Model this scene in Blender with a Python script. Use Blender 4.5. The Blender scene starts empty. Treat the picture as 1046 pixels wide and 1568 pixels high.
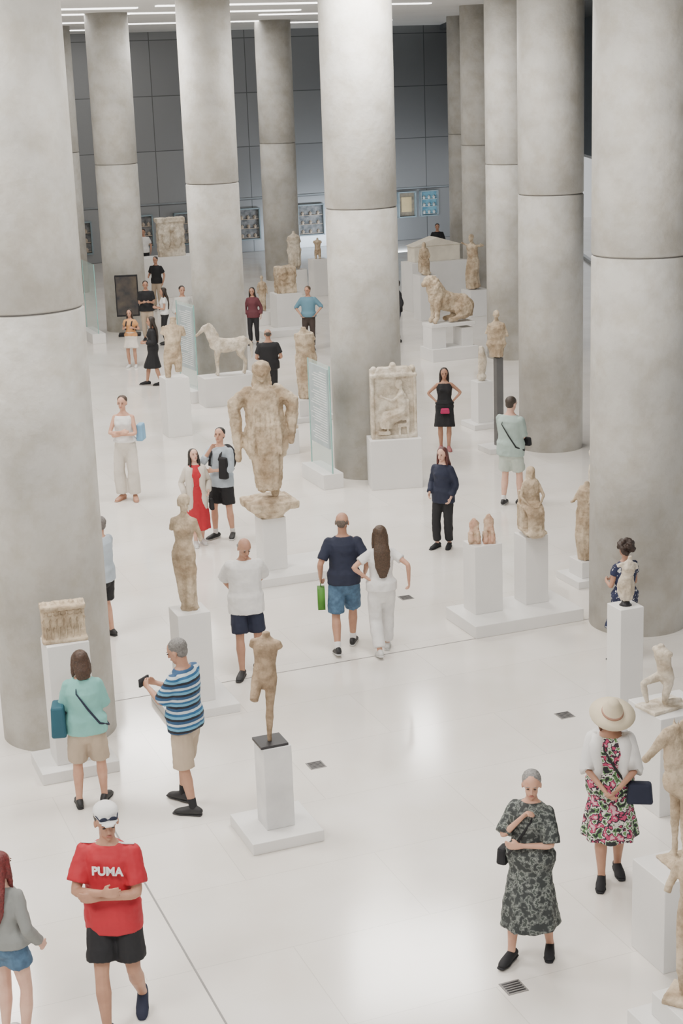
import bpy, bmesh, math, random
from mathutils import Matrix, Vector
random.seed(7)
V=Vector
rad=math.radians
SC=bpy.context.scene
ROOM=rad(21)

# ---------------------------------------------------------------- materials
def _nt(name):
    m=bpy.data.materials.new(name); m.use_nodes=True
    nt=m.node_tree; b=nt.nodes['Principled BSDF']
    tc=nt.nodes.new('ShaderNodeTexCoord')
    return m,nt,b,tc
MC={}
def mat(name,col,rough=.7,col2=None,scale=3.0,bump=0.0,bscale=40.,metal=0.,lo=.35,hi=.65,spec=None,fine=None):
    if name in MC: return MC[name]
    m,nt,b,tc=_nt(name); N=nt.nodes; L=nt.links
    b.inputs['Roughness'].default_value=rough; b.inputs['Metallic'].default_value=metal
    if spec is not None: b.inputs['Specular IOR Level'].default_value=spec
    if col2 is None: col2=tuple(c*.82 for c in col)
    n=N.new('ShaderNodeTexNoise'); n.inputs['Scale'].default_value=scale; n.inputs['Detail'].default_value=6
    L.new(tc.outputs['Object'],n.inputs['Vector'])
    r=N.new('ShaderNodeValToRGB'); r.color_ramp.elements[0].position=lo; r.color_ramp.elements[1].position=hi
    r.color_ramp.elements[0].color=(*col2,1); r.color_ramp.elements[1].color=(*col,1)
    L.new(n.outputs['Fac'],r.inputs['Fac']); out=r.outputs['Color']
    if fine:   # second, finer layer of stains
        n3=N.new('ShaderNodeTexNoise'); n3.inputs['Scale'].default_value=fine[0]; n3.inputs['Detail'].default_value=8; n3.inputs['Roughness'].default_value=.65
        L.new(tc.outputs['Object'],n3.inputs['Vector'])
        r3=N.new('ShaderNodeValToRGB'); r3.color_ramp.elements[0].position=.36; r3.color_ramp.elements[1].position=.58
        r3.color_ramp.elements[0].color=(fine[1],fine[1]*.97,fine[1]*.92,1); r3.color_ramp.elements[1].color=(1,1,1,1); L.new(n3.outputs['Fac'],r3.inputs['Fac'])
        mx=N.new('ShaderNodeMix'); mx.data_type='RGBA'; mx.blend_type='MULTIPLY'; mx.inputs[0].default_value=1
        L.new(out,mx.inputs[6]); L.new(r3.outputs['Color'],mx.inputs[7]); out=mx.outputs[2]
    L.new(out,b.inputs['Base Color'])
    if bump:
        n2=N.new('ShaderNodeTexNoise'); n2.inputs['Scale'].default_value=bscale; n2.inputs['Detail'].default_value=5
        L.new(tc.outputs['Object'],n2.inputs['Vector'])
        bp=N.new('ShaderNodeBump'); bp.inputs['Strength'].default_value=bump; bp.inputs['Distance'].default_value=.02
        L.new(n2.outputs['Fac'],bp.inputs['Height']); L.new(bp.outputs['Normal'],b.inputs['Normal'])
    MC[name]=m; return m
def stripes(name,cols,freq,axis='Z'):
    if name in MC: return MC[name]
    m,nt,b,tc=_nt(name); N=nt.nodes; L=nt.links
    s=N.new('ShaderNodeSeparateXYZ'); L.new(tc.outputs['Object'],s.inputs[0])
    a=N.new('ShaderNodeMath'); a.operation='MULTIPLY'; a.inputs[1].default_value=freq; L.new(s.outputs[axis],a.inputs[0])
    f=N.new('ShaderNodeMath'); f.operation='FRACT'; L.new(a.outputs[0],f.inputs[0])
    r=N.new('ShaderNodeValToRGB'); r.color_ramp.interpolation='CONSTANT'
    el=r.color_ramp.elements
    while len(el)<len(cols): el.new(.5)
    for i,(p,c) in enumerate(cols): el[i].position=p; el[i].color=(*c,1)
    L.new(f.outputs[0],r.inputs['Fac']); L.new(r.outputs['Color'],b.inputs['Base Color']); b.inputs['Roughness'].default_value=.75
    MC[name]=m; return m
def floral(name,cols,scale):
    if name in MC: return MC[name]
    m,nt,b,tc=_nt(name); N=nt.nodes; L=nt.links
    nz=N.new('ShaderNodeTexNoise'); nz.inputs['Scale'].default_value=scale; nz.inputs['Detail'].default_value=2.5
    L.new(tc.outputs['Object'],nz.inputs['Vector'])
    r=N.new('ShaderNodeValToRGB'); r.color_ramp.interpolation='CONSTANT'
    el=r.color_ramp.elements
    while len(el)<len(cols): el.new(.5)
    for i,(p,c) in enumerate(cols): el[i].position=p; el[i].color=(*c,1)
    L.new(nz.outputs['Fac'],r.inputs['Fac']); L.new(r.outputs['Color'],b.inputs['Base Color']); b.inputs['Roughness'].default_value=.8
    MC[name]=m; return m
def emis(name,col,st):
    m,nt,b,tc=_nt(name); b.inputs['Base Color'].default_value=(*col,1)
    b.inputs['Emission Color'].default_value=(*col,1); b.inputs['Emission Strength'].default_value=st
    return m

SKIN=mat('skin',(.60,.34,.235),.55,(.53,.28,.19),9)
SKIN2=mat('skin_tan',(.48,.26,.17),.55,(.40,.21,.14),9)
SKIN3=mat('skin_light',(.70,.44,.33),.55,(.62,.36,.27),9)
STONE=mat('weathered_marble',(.68,.56,.41),.75,(.42,.31,.20),2.6,.7,30,lo=.35,hi=.60,fine=(9,.58))
STONEW=mat('pale_marble',(.76,.69,.58),.7,(.56,.47,.36),3.4,.6,30,lo=.35,hi=.6,fine=(10,.66))
STONEB=mat('brown_marble',(.47,.35,.23),.7,(.30,.21,.13),5,.5,30,fine=(12,.6))
STONER=mat('terracotta_stone',(.60,.34,.24),.8,(.60,.47,.33),6,.4,30,fine=(10,.65))
PED=mat('white_plinth',(.80,.785,.76),.45,(.74,.73,.71),1.5)
PEDV=mat('veined_plinth',(.76,.755,.74),.4,(.60,.60,.60),3,lo=.3,hi=.6)
CONC=mat('concrete',(.62,.605,.565),.55,(.44,.43,.40),.9,.45,9,lo=.34,hi=.66,fine=(3.2,.86))
BLACK=mat('black_cloth',(.012,.012,.015),.8)
NAVY=mat('navy_cloth',(.015,.02,.045),.8)
WHITE=mat('white_cloth',(.80,.79,.77),.8,(.70,.69,.68),8)
SHOEB=mat('dark_shoe',(.02,.02,.022),.6)
SHOEW=mat('white_shoe',(.7,.7,.68),.6)
METALD=mat('dark_metal',(.05,.05,.055),.4,metal=.6)
EYE=mat('eye_dark',(.03,.02,.015),.3)
LIP=mat('lips',(.40,.14,.11),.5)

# ---------------------------------------------------------------- geometry buffer
class Buf:
    def __init__(s): s.v=[]; s.f=[]
    def loft(s,pts,rd,side=(1,0,0),n=12,cap=(1,1),rip=0,k=8,ph=0):
        pts=[V(p) for p in pts]; m=len(pts)
        rd=[(r,r) if isinstance(r,(int,float)) else r for r in rd]
        if isinstance(side,(list,)) and len(side)==m and not isinstance(side[0],(int,float)): sides=[V(x) for x in side]
        else: sides=[V(side)]*m
        T=[]
        for i in range(m):
            d=(pts[min(i+1,m-1)]-pts[max(i-1,0)])
            T.append(d.normalized() if d.length>1e-7 else V((0,0,1)))
        rings=[]
        def ring(c,S,B,a,b,rp):
            i0=len(s.v)
            for j in range(n):
                t=2*math.pi*j/n; q=1+rp*math.cos(k*t+ph)
                s.v.append(c+S*(a*q*math.cos(t))+B*(b*q*math.sin(t)))
            rings.append(i0)
        def fr(i):
            S=sides[i]-T[i]*sides[i].dot(T[i])
            if S.length<1e-3: S=V((0,1,0))-T[i]*T[i].y
            S.normalize(); return S,T[i].cross(S)
        S,B=fr(0); a,b=rd[0]; r=min(a,b)
        if cap[0]:
            ring(pts[0]-T[0]*r*cap[0]*.85,S,B,a*.5,b*.5,0); ring(pts[0]-T[0]*r*cap[0]*.5,S,B,a*.85,b*.85,0)
        for i in range(m):
            S,B=fr(i); ring(pts[i],S,B,rd[i][0],rd[i][1],rip*(i/(m-1)) if rip else 0)
        S,B=fr(m-1); a,b=rd[-1]; r=min(a,b)
        if cap[1]:
            ring(pts[-1]+T[-1]*r*cap[1]*.5,S,B,a*.85,b*.85,0); ring(pts[-1]+T[-1]*r*cap[1]*.85,S,B,a*.5,b*.5,0)
        for q in range(len(rings)-1):
            i0,i1=rings[q],rings[q+1]
            for j in range(n):
                s.f.append((i0+j,i0+(j+1)%n,i1+(j+1)%n,i1+j))
        s.f.append(tuple(rings[0]+j for j in reversed(range(n))))
        s.f.append(tuple(rings[-1]+j for j in range(n)))
    def ell(s,c,r,ax=None,n=12,m=8):
        c=V(c); X,Y,Z=ax if ax else (V((1,0,0)),V((0,1,0)),V((0,0,1)))
        i0=len(s.v); s.v.append(c-Z*r[2])
        for i in range(1,m):
            p=math.pi*i/m-math.pi/2
            for j in range(n):
                t=2*math.pi*j/n
                s.v.append(c+X*(r[0]*math.cos(p)*math.cos(t))+Y*(r[1]*math.cos(p)*math.sin(t))+Z*(r[2]*math.sin(p)))
        s.v.append(c+Z*r[2]); e=len(s.v)-1
        for j in range(n):
            s.f.append((i0,i0+1+(j+1)%n,i0+1+j)); b=i0+1+(m-2)*n
            s.f.append((e,b+j,b+(j+1)%n))
        for i in range(m-2):
            a=i0+1+i*n
            for j in range(n): s.f.append((a+j,a+(j+1)%n,a+n+(j+1)%n,a+n+j))
    def box(s,c,d,ax=None,top=1.0):
        c=V(c); X,Y,Z=ax if ax else (V((1,0,0)),V((0,1,0)),V((0,0,1)))
        i=len(s.v)
        for z in (-1,1):
            k=top if z>0 else 1
            for x,y in ((-1,-1),(1,-1),(1,1),(-1,1)):
                s.v.append(c+X*(x*d[0]/2*k)+Y*(y*d[1]/2*k)+Z*(z*d[2]/2))
        for q in ((3,2,1,0),(4,5,6,7),(0,1,5,4),(1,2,6,5),(2,3,7,6),(3,0,4,7)): s.f.append(tuple(i+a for a in q))
    def xf(s,fn): s.v=[V(fn(p)) for p in s.v]
    def add(s,o,fn=lambda p:p):
        i=len(s.v); s.v+= [V(fn(p)) for p in o.v]; s.f+=[tuple(i+a for a in f) for f in o.f]

def empty(name,loc,rot=0):
    e=bpy.data.objects.new(name,None); SC.collection.objects.link(e); e.location=loc; e.rotation_euler=(0,0,rot); e.empty_display_size=.1
    return e
def mk(name,buf,mt,parent=None,scale=1,vox=None,sm=2,smooth=True,bevel=0,disp=None,loc=(0,0,0),rot=0):
    me=bpy.data.meshes.new(name); me.from_pydata([tuple(p*scale) for p in buf.v],[],buf.f); me.materials.append(mt); me.update()
    if smooth: me.polygons.foreach_set('use_smooth',[True]*len(me.polygons))
    o=bpy.data.objects.new(name,me); SC.collection.objects.link(o); o.location=loc; o.rotation_euler=(0,0,rot)
    if parent: o.parent=parent
    if bevel:
        b=o.modifiers.new('bevel','BEVEL'); b.width=bevel; b.segments=2; b.limit_method='ANGLE'
    if vox:
        r=o.modifiers.new('remesh','REMESH'); r.mode='VOXEL'; r.voxel_size=vox; r.use_smooth_shade=True
        if sm:
            q=o.modifiers.new('smooth','SMOOTH'); q.iterations=sm; q.factor=.5
    if disp:
        t=bpy.data.textures.new(name+'_tex','CLOUDS'); t.noise_scale=disp[1]
        d=o.modifiers.new('disp','DISPLACE'); d.texture=t; d.strength=disp[0]; d.mid_level=.5; d.texture_coords='LOCAL'
    return o

# ---------------------------------------------------------------- human
def ik(a,t,l1,l2,pole):
    d=t-a; Lc=min(max(d.length,.05),(l1+l2)*.998); dn=d.normalized()
    x=(l1*l1-l2*l2+Lc*Lc)/(2*Lc); h=math.sqrt(max(l1*l1-x*x,0)); p=pole-dn*pole.dot(dn)
    if p.length<1e-4: p=V((0,1,0))
    p.normalize(); return a+dn*x+p*h, a+dn*Lc
def interp(tab,t):
    if t<=tab[0][0]: return tab[0][1:]
    for i in range(len(tab)-1):
        a,b=tab[i],tab[i+1]
        if t<=b[0]:
            f=(t-a[0])/(b[0]-a[0]); return tuple(x+(y-x)*f for x,y in zip(a[1:],b[1:]))
    return tab[-1][1:]
TM=[(-.12,.115,.085),(-.06,.16,.112),(.0,.168,.118),(.08,.160,.112),(.17,.145,.104),(.28,.155,.112),(.38,.172,.120),(.44,.172,.112),(.485,.15,.09),(.52,.10,.068),(.55,.06,.056)]
TF=[(-.12,.115,.085),(-.06,.165,.115),(.0,.172,.122),(.08,.150,.108),(.17,.120,.092),(.28,.135,.110),(.36,.148,.128),(.43,.148,.105),(.485,.13,.082),(.52,.088,.062),(.55,.052,.05)]
LEG=[(0,.088),(.25,.083),(.6,.068),(.95,.054),(1.1,.052),(1.35,.058),(1.6,.047),(1.9,.036),(2,.036)]
LEGP=[(0,.074),(.25,.080),(.6,.070),(.95,.057),(1.1,.055),(1.35,.058),(1.6,.050),(1.9,.042),(2,.040)]
ARM=[(0,.052),(.2,.050),(.6,.043),(1,.037),(1.2,.038),(1.6,.031),(2,.025)]
def skel(p):
    J={}; sex=p.get('sex','m'); J['T']=TM if sex=='m' else TF; w=p.get('w',1.0); J['w']=w; J['belly']=p.get('belly',0)
    hx,hy,dr=p.get('hip',(0,0,0)); P=V((hx,hy,.93-dr))
    ln,sd,tw=[rad(a) for a in p.get('torso',(0,0,0))]
    Rm=Matrix.Rotation(-ln,3,'X')@Matrix.Rotation(sd,3,'Y')
    U=Rm@V((0,0,1)); J['P']=P; J['U']=U
    pt=rad(p.get('pelvis',0)); J['S0']=V((math.cos(pt),math.sin(pt),0)); 
    J['S1']=Rm@V((math.cos(tw),math.sin(tw),0)); J['F1']=J['U'].cross(J['S1']).normalized(); J['F0']=U.cross(J['S0']).normalized()
    sw=.165 if sex=='m' else .142; sw*=(.5+.5*w)
    N=P+U*.54; hd=[rad(a) for a in p.get('head',(0,0,0))]
    Hm=Matrix.Rotation(hd[0],3,'Z')@Matrix.Rotation(-hd[1],3,'X')@Matrix.Rotation(hd[2],3,'Y')
    J['HX'],J['HY'],J['HZ']=Hm@V((1,0,0)),Hm@V((0,1,0)),Hm@V((0,0,1))
    J['N']=N; J['H']=N+U*.05+J['HZ']*.105+J['HY']*.015
    for sg,s in ((1,'R'),(-1,'L')):
        sh=P+U*.455+J['S1']*(sg*sw); J['sh'+s]=sh
        t=p.get('hand'+s); t=V(t) if t else V((sg*(.25+.03*(w-1)),.04,.90))
        pole=V(p.get('elb'+s,(sg*.5,-1,-.3)))
        J['el'+s],J['wr'+s]=ik(sh,t,.285,.26,pole)
        fx,fy,fyaw,*r=p.get('foot'+s,(sg*.10,0,-sg*10)); fz=r[0] if r else 0; fp=r[1] if len(r)>1 else 0
        J['fy'+s]=rad(fyaw); J['fp'+s]=rad(fp)
        hj=P+J['S0']*(sg*.088)-U*.02
        kp=V(p.get('knee'+s,(-math.sin(rad(fyaw)),math.cos(rad(fyaw)),.15)))
        J['hj'+s]=hj; J['kn'+s],J['an'+s]=ik(hj,V((fx,fy,.085+fz)),.425,.41,kp)
    return J
def tsec(J,t,infl=0,loose=0,hemf=0):
    a,b=interp(J['T'],t); w=J['w']; a*=w; b*=(.4+.6*w)
    if hemf and t<.10: a=max(a,.166*w+.012); b=max(b,.122*(.4+.6*w)); 
    if loose and t<.4:
        a=max(a,(.165*w)*loose+a*(1-loose)); b=max(b,.12*loose+b*(1-loose))
    f=max(0,min(1,(t-.05)/.35)); S=(J['S0']*(1-f)+J['S1']*f).normalized()
    bl=J['belly']*math.exp(-((t-.14)/.13)**2); Fv=J['F0']
    return J['P']+J['U']*t+Fv*bl*.5,(a+infl,b+infl+bl*.5),S
def limb(buf,a,m,e,tab,t0,t1,infl=0,flare=0,n=10,cap=(1,1),k=1.0):
    ts=sorted(set([t0,t1]+[t for t,_ in tab if t0<t<t1]+([.9,1.0,1.1] if t0<.9 and t1>1.1 else [])))
    pts=[];rd=[]
    for t in ts:
        if .85<t<1.15: 
            f=(t-.85)/.3; A=a+(m-a)*.85; B=m+(e-m)*.15; p=(A*(1-f)+B*f)*.35+ (a+(m-a)*t if t<=1 else m+(e-m)*(t-1))*.65
        else: p=a+(m-a)*t if t<=1 else m+(e-m)*(t-1)
        pts.append(p); rd.append(interp(tab,t)[0]*k+infl+flare*((t-t0)/max(t1-t0,1e-6)))
    buf.loft(pts,rd,side=(1,0.02,0.03),n=n,cap=cap)
def hand(buf,w,d,pn,sg,curl=.5,k=1.0):
    d=d.normalized(); pn=(pn-d*pn.dot(d))
    if pn.length<1e-3: pn=V((0,0,1))
    pn.normalize(); S=d.cross(pn).normalized()
    if sg<0: S=-S   # S points to thumb side
    buf.loft([w-d*.015,w+d*.02,w+d*.06,w+d*.092],[(.024,.018),(.032,.017),(.039,.015),(.036,.011)],side=S,n=10)
    for i,(o,l) in enumerate(((.029,.066),(.010,.076),(-.010,.071),(-.028,.055))):
        b=w+d*.085+S*o; c=curl*(1+.08*i)
        d1=(d*math.cos(c*.7)+pn*math.sin(c*.7)+S*(o*1.5)).normalized(); d2=(d*math.cos(c*1.7)+pn*math.sin(c*1.7)).normalized()
        p1=b+d1*l*.5*k; p2=p1+d2*l*.5*k
        buf.loft([b-d*.015,b+d1*l*.25,p1,p1+(p2-p1)*.5,p2],[.0095,.0092,.0088,.0082,.007],side=S,n=8)
    b=w+d*.03+S*.03; d1=(d*.75+S*.6+pn*.25).normalized(); d2=(d*.9+S*.2+pn*.4).normalized()
    buf.loft([b-S*.01,b+d1*.03,b+d1*.03+d2*.03],[.012,.0105,.008],side=pn,n=8)
def headbuf(b,J,ears=True):
    H,X,Y,Z=J['H'],J['HX'],J['HY'],J['HZ']; ax=(X,Y,Z)
    b.ell(H+Z*.03-Y*.004,(.077,.097,.088),ax,16,10)
    b.ell(H-Z*.045+Y*.022,(.056,.066,.070),ax,14,9)
    b.ell(H-Z*.095+Y*.055,(.024,.026,.022),ax,8,6)
    b.ell(H+Z*.022+Y*.078,(.05,.018,.012),ax,10,6)
    b.loft([H+Z*.012+Y*.086,H-Z*.012+Y*.098,H-Z*.034+Y*.104],[(.009,.01),(.012,.012),(.017,.012)],side=X,n=8)
    b.ell(H-Z*.064+Y*.080,(.026,.012,.014),ax,8,6)
    if ears:
        for sg in (1,-1): b.ell(H+X*(sg*.078)-Y*.008-Z*.008,(.011,.020,.032),ax,8,6)
def body(J,head=True,arm=(2,2),leg=(2,2),hands=True,curl=(.5,.5),neck=.63,palm=(None,None),feet=True,ears=True):
    b=Buf(); pts=[];rd=[];sd=[]
    for t in (-.12,-.06,0,.08,.17,.28,.37,.44,.485,.52,.55):
        c,r,s=tsec(J,t); pts.append(c);rd.append(r);sd.append(s)
    b.loft(pts,rd,side=sd,n=18)
    nr=.054 if J['T'] is TM else .046
    if head: b.loft([J['N']-J['U']*.04,J['N']+J['U']*.03,J['H']-J['HZ']*.05-J['HY']*.02],[nr+.012,nr,nr],n=12); headbuf(b,J,ears)
    elif neck: b.loft([J['N']-J['U']*.04,J['N']+J['U']*(neck-.54)],[nr+.012,nr],n=12,cap=(1,.3))
    if J['T'] is TF:
        c,r,s=tsec(J,.35)
        for sg in (1,-1): b.ell(c+J['S1']*(sg*.065)+J['F1']*.085,(.055,.05,.055),None,10,7)
    for i,(s,sg) in enumerate((('R',1),('L',-1))):
        if arm[i]>0:
            k=1 if J['T'] is TM else .84
            b.loft([J['P']+J['U']*.46+J['S1']*sg*.07,J['sh'+s]*.5+(J['P']+J['U']*.46+J['S1']*sg*.1)*.5,J['sh'+s]],[.055*k,.058*k,.054*k],n=10)
            limb(b,J['sh'+s],J['el'+s],J['wr'+s],ARM,0,arm[i],k=k,cap=(1,1 if arm[i]>=2 else .2))
            if arm[i]>=2 and hands:
                d=(J['wr'+s]-J['el'+s]); pn=V(palm[i]) if palm[i] else V((-sg,.25,0))
                hand(b,J['wr'+s],d,pn,sg,curl[i],k=1)
        if leg[i]>0:
            limb(b,J['hj'+s],J['kn'+s],J['an'+s],LEG,0,leg[i],cap=(1,1 if leg[i]>=2 else .15),k=(.9+.1*J['w']))
            if leg[i]>=2 and feet:
                y=J['fy'+s]; F=V((-math.sin(y),math.cos(y),0)); A=J['an'+s]; z=-.085; X=V((math.cos(y),math.sin(y),0))
                dn=V((0,0,-1))
                if J['fp'+s]: q=Matrix.Rotation(J['fp'+s],3,X); F=q@F; dn=q@dn
                b.loft([A-F*.05+dn*.045,A+dn*.035,A+F*.07+dn*.05,A+F*.13+dn*.062,A+F*.175+dn*.068],[(.028,.035),(.034,.048),(.038,.032),(.042,.020),(.03,.014)],side=X,n=12)
    return b
def leg_c(J,s,z):
    h,k,a=J['hj'+s],J['kn'+s],J['an'+s]
    if z>=k.z: f=(z-h.z)/(k.z-h.z-1e-6); return h+(k-h)*max(0,f)
    f=(z-k.z)/(a.z-k.z-1e-6); return k+(a-k)*min(f,1.2)

def person(name,X,Y,hd,H,pose={},skin=None,hair=('short',(.03,.02,.015)),wear=[],palm=(None,None),curl=(.6,.6),extra=None,arms=True):
    skin=skin or SKIN
    s=H/1.75; e=empty(name,(X,Y,0),rad(hd)); J=skel(pose)
    near=Y<21; mid=Y<30
    vb=.0075 if near else (.010 if mid else .014); vc=.012 if near else (.014 if mid else .018)
    bb=body(J,palm=palm,curl=curl,feet=not any(w[0]=='shoes' for w in wear))
    mk('body',bb,skin,e,s,vb,1)
    hc,hx,hy,hz=J['H'],J['HX'],J['HY'],J['HZ']; ax=(hx,hy,hz)
    # face
    b=Buf()
    for sg in (1,-1):
        b.ell(hc+hy*.090+hx*(sg*.031)+hz*.002,(.013,.007,.006),ax,8,6)
    mk('eyes',b,EYE,e,s)
    b=Buf(); b.ell(hc-hz*.063+hy*.091,(.023,.006,.0065),ax,8,6); mk('lips',b,LIP,e,s)
    ht,hcolor=hair[0],hair[1]
    hm=mat('hair_%d_%d_%d'%tuple(int(c*200) for c in hcolor),hcolor,.5,tuple(c*.55 for c in hcolor),60,.4,90)
    b=Buf()
    for sg in (1,-1): b.ell(hc+hy*.092+hx*(sg*.031)+hz*.022,(.017,.005,.0035),ax,8,5)
    mk('eyebrows',b,hm,e,s)
    b=Buf()
    if ht=='bald':
        b.loft([hc-hz*.03-hy*.085,hc+hz*.0-hy*.088,hc+hz*.035-hy*.085],[(.045,.018),(.06,.022),(.05,.018)],side=hx,n=12)
        for sg in (1,-1): b.ell(hc+hx*(sg*.066)-hy*.045+hz*.01,(.014,.035,.03),ax,8,6)
    else:
        b.ell(hc+hz*.046-hy*.022,(.085,.098,.084),ax,16,10)
        b.ell(hc-hz*.01-hy*.045,(.072,.062,.062),ax,12,8)
        if ht in('long','mid'):
            Ln=hair[2] if len(hair)>2 else .35
            bk=J['P']+J['U']*.45-J['F1']*.13
            q0=hc+hz*.03-hy*.055; q1=hc-hz*.10-hy*.085
            q2=q1*.3+bk*.7; q3=bk-V((0,0,Ln*.5)); q4=bk-V((0,0,Ln))
            if ht=='mid': b.loft([q0,q1,q1-hz*.06],[(.085,.05),(.09,.045),(.075,.03)],side=hx,n=14)
            else: b.loft([q0,q1,q2,q3,q4],[(.085,.05),(.095,.045),(.11,.04),(.10,.032),(.05,.015)],side=hx,n=16,rip=.06,k=9)
            for sg in (1,-1): b.loft([hc+hz*.06+hx*sg*.06,hc-hz*.02+hx*sg*.083-hy*.01,hc-hz*.12+hx*sg*.085-hy*.005,hc-hz*(.15+(Ln*.3 if ht=='long' else 0))+hx*sg*.09+hy*.01],[.03,.026,.028,.012],n=8)
        if ht=='bun': b.ell(hc-hy*.105+hz*.05,(.042,.042,.042),ax,10,8)
        if ht=='curly':
            for i in range(46):
                a=random.uniform(0,6.28); z=random.uniform(-.6,1); q=math.sqrt(max(0,1-z*z))
                d=V((q*math.cos(a),q*math.sin(a),z))
                if d.y>.55 and z<.45: continue
                b.ell(hc+hz*.02-hy*.03+hx*d.x*.105+hy*d.y*.10+hz*d.z*.115,(.036,.036,.036),None,7,5)
    mk('hair',b,hm,e,s,.010 if near else .014,1,disp=(.008,.02) if near else None)
    for it in wear:
        k=it[0]; mt=it[1]; o=it[2] if len(it)>2 else {}
        b=Buf(); inf=o.get('inf',.016)
        if k=='shirt':
            hem=o.get('hem',-.07); top=o.get('top',.53); lo=o.get('loose',.5 if J['T'] is TM else .15)
            ts=[hem]+[t for t in (-.04,.02,.08,.14,.20,.28,.37,.44,.485) if t>hem+.02]+[top]
            q=[tsec(J,t,inf+(.010 if t<.1 else 0)-(0.006 if t>.47 else 0),lo,1) for t in ts]
            b.loft([x[0] for x in q],[x[1] for x in q],side=[x[2] for x in q],n=20,cap=(0,0),)
            if J['T'] is TF:
                c,r,sv=tsec(J,.35)
                for sg in (1,-1): b.ell(c+J['S1']*(sg*.062)+J['F1']*.088,(.062,.057,.062),None,10,7)
            sl=o.get('sleeve',.7); kk=1 if J['T'] is TM else .84
            if sl>0:
                for sn,sg in (('R',1),('L',-1)):
                    b.loft([J['P']+J['U']*.455+J['S1']*sg*.06,J['sh'+sn]*.6+(J['P']+J['U']*.46)*.4,J['sh'+sn]],[.062*kk+inf*.6,.060*kk+inf*.8,.054*kk+inf],n=10)
                    limb(b,J['sh'+sn],J['el'+sn],J['wr'+sn],ARM,0,sl,inf,o.get('flare',.012),cap=(1,0),k=kk)
        elif k=='pants':
            ln=o.get('len',1.9); wd=o.get('wide',.0)
            q=[tsec(J,t,.010) for t in (-.12,-.06,0,.06,.10)]
            b.loft([x[0] for x in q],[x[1] for x in q],side=[x[2] for x in q],n=18,cap=(1,0))
            for sn in 'RL': limb(b,J['hj'+sn],J['kn'+sn],J['an'+sn],LEGP,0,ln,inf,wd,cap=(1,0),n=12)
        elif k=='skirt':
            top=o.get('top',.15); hz_=o['hem']; fl=o.get('flare',.05)
            pts=[];rd=[]
            for t in (top,top-.07,.0):
                if t>top: continue
                c,r,sv=tsec(J,t,inf+.012); pts.append(c);rd.append(r)
            z0=J['P'].z-.10; nz=6
            for i in range(nz+1):
                z=z0+(hz_-z0)*i/nz; cr,cl=leg_c(J,'R',z),leg_c(J,'L',z); c=(cr+cl)/2; c.z=z
                dx=abs(cr.x-cl.x)/2; dy=abs(cr.y-cl.y)/2; g=fl*i/nz
                pts.append(c); rd.append((max(dx+.085,.165-.02*i/nz)+inf+g,max(dy+.085,.11)+inf+g))
            b.loft(pts,rd,n=48,cap=(0,0),rip=o.get('rip',.05),k=o.get('k',9))
        elif k=='shoes':
            sole=Buf()
            for sn in 'RL':
                y=J['fy'+sn]; F=V((-math.sin(y),math.cos(y),0)); Xs=V((math.cos(y),math.sin(y),0)); A=J['an'+sn]; dn=V((0,0,-1))
                if J['fp'+sn]:
                    qm=Matrix.Rotation(J['fp'+sn],3,Xs); F=qm@F; dn=qm@dn
                b.loft([A-F*.062+dn*.040,A-F*.02+dn*.028,A+F*.04+dn*.036,A+F*.10+dn*.048,A+F*.155+dn*.054,A+F*.185+dn*.060],[(.034,.038),(.040,.054),(.043,.046),(.049,.036),(.046,.028),(.034,.018)],side=Xs,n=14)
                g=dn*.074
                sole.loft([A-F*.075+g,A-F*.02+g,A+F*.05+g,A+F*.13+g,A+F*.205+g],[(.034,.011),(.040,.011),(.040,.011),(.051,.011),(.034,.010)],side=Xs,n=14)
            mk('soles',sole,it[3] if len(it)>3 else mt,e,s)
            mk('shoes',b,mt,e,s,vc*.8,1); continue
        elif k=='socks':
            for sn in 'RL': limb(b,J['hj'+sn],J['kn'+sn],J['an'+sn],LEG,o.get('t',1.7),2,.006,0)
        elif k=='strap':
            sg=o.get('side',1); P,U=J['P'],J['U']; pts=[]
            path=[(.50,sg*.45,0),(.40,sg*.30,1.0),(.22,-sg*.25,1.05),(.05,-sg*.75,.85),(-.02,-sg*1.1,0),(.05,-sg*.75,-.85),(.22,-sg*.25,-1.05),(.40,sg*.30,-1.0),(.50,sg*.45,0)]
            for t,x,y in path:
                c,r,sv=tsec(J,t,inf+.012,.4); Fv=U.cross(sv); pts.append(c+sv*r[0]*x+Fv*r[1]*y+(U*.03 if t==.5 else V()))
            b.loft(pts,[(.012,.005)]*len(pts),side=(0,0,1),n=8); mk('strap',b,mt,e,s); continue
        elif k=='bag':
            c=V(o['c']); d=o['d']; b.box(c,d,None,.85); mk('bag',b,mt,e,s,None,0,False,bevel=.025*s); continue
        elif k=='backpack':
            c,r,sv=tsec(J,.30); Fv=J['F1']; c=c-Fv*.20
            b.ell(c,(.15,.10,.22),(J['S1'],Fv,J['U']),14,10); b.ell(c-Fv*.05-J['U']*.06,(.11,.09,.11),(J['S1'],Fv,J['U']),12,8)
            for sg in (1,-1):
                pts=[]
                for t,y in ((.42,-1.2),(.51,-.3),(.46,.7),(.36,1.15),(.24,.95),(.16,-.3),(.14,-1.2)):
                    cc,r,sv=tsec(J,t,.03,.4); pts.append(cc+sv*sg*(.085 if t>.3 else .12)+Fv*r[1]*y)
                b.loft(pts,[(.022,.010)]*len(pts),side=sv,n=8)
            mk('backpack',b,mt,e,s); continue
        elif k=='hat':
            st=o.get('style','cap'); c=hc+hz*.06-hy*.004; sd=hx
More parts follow.
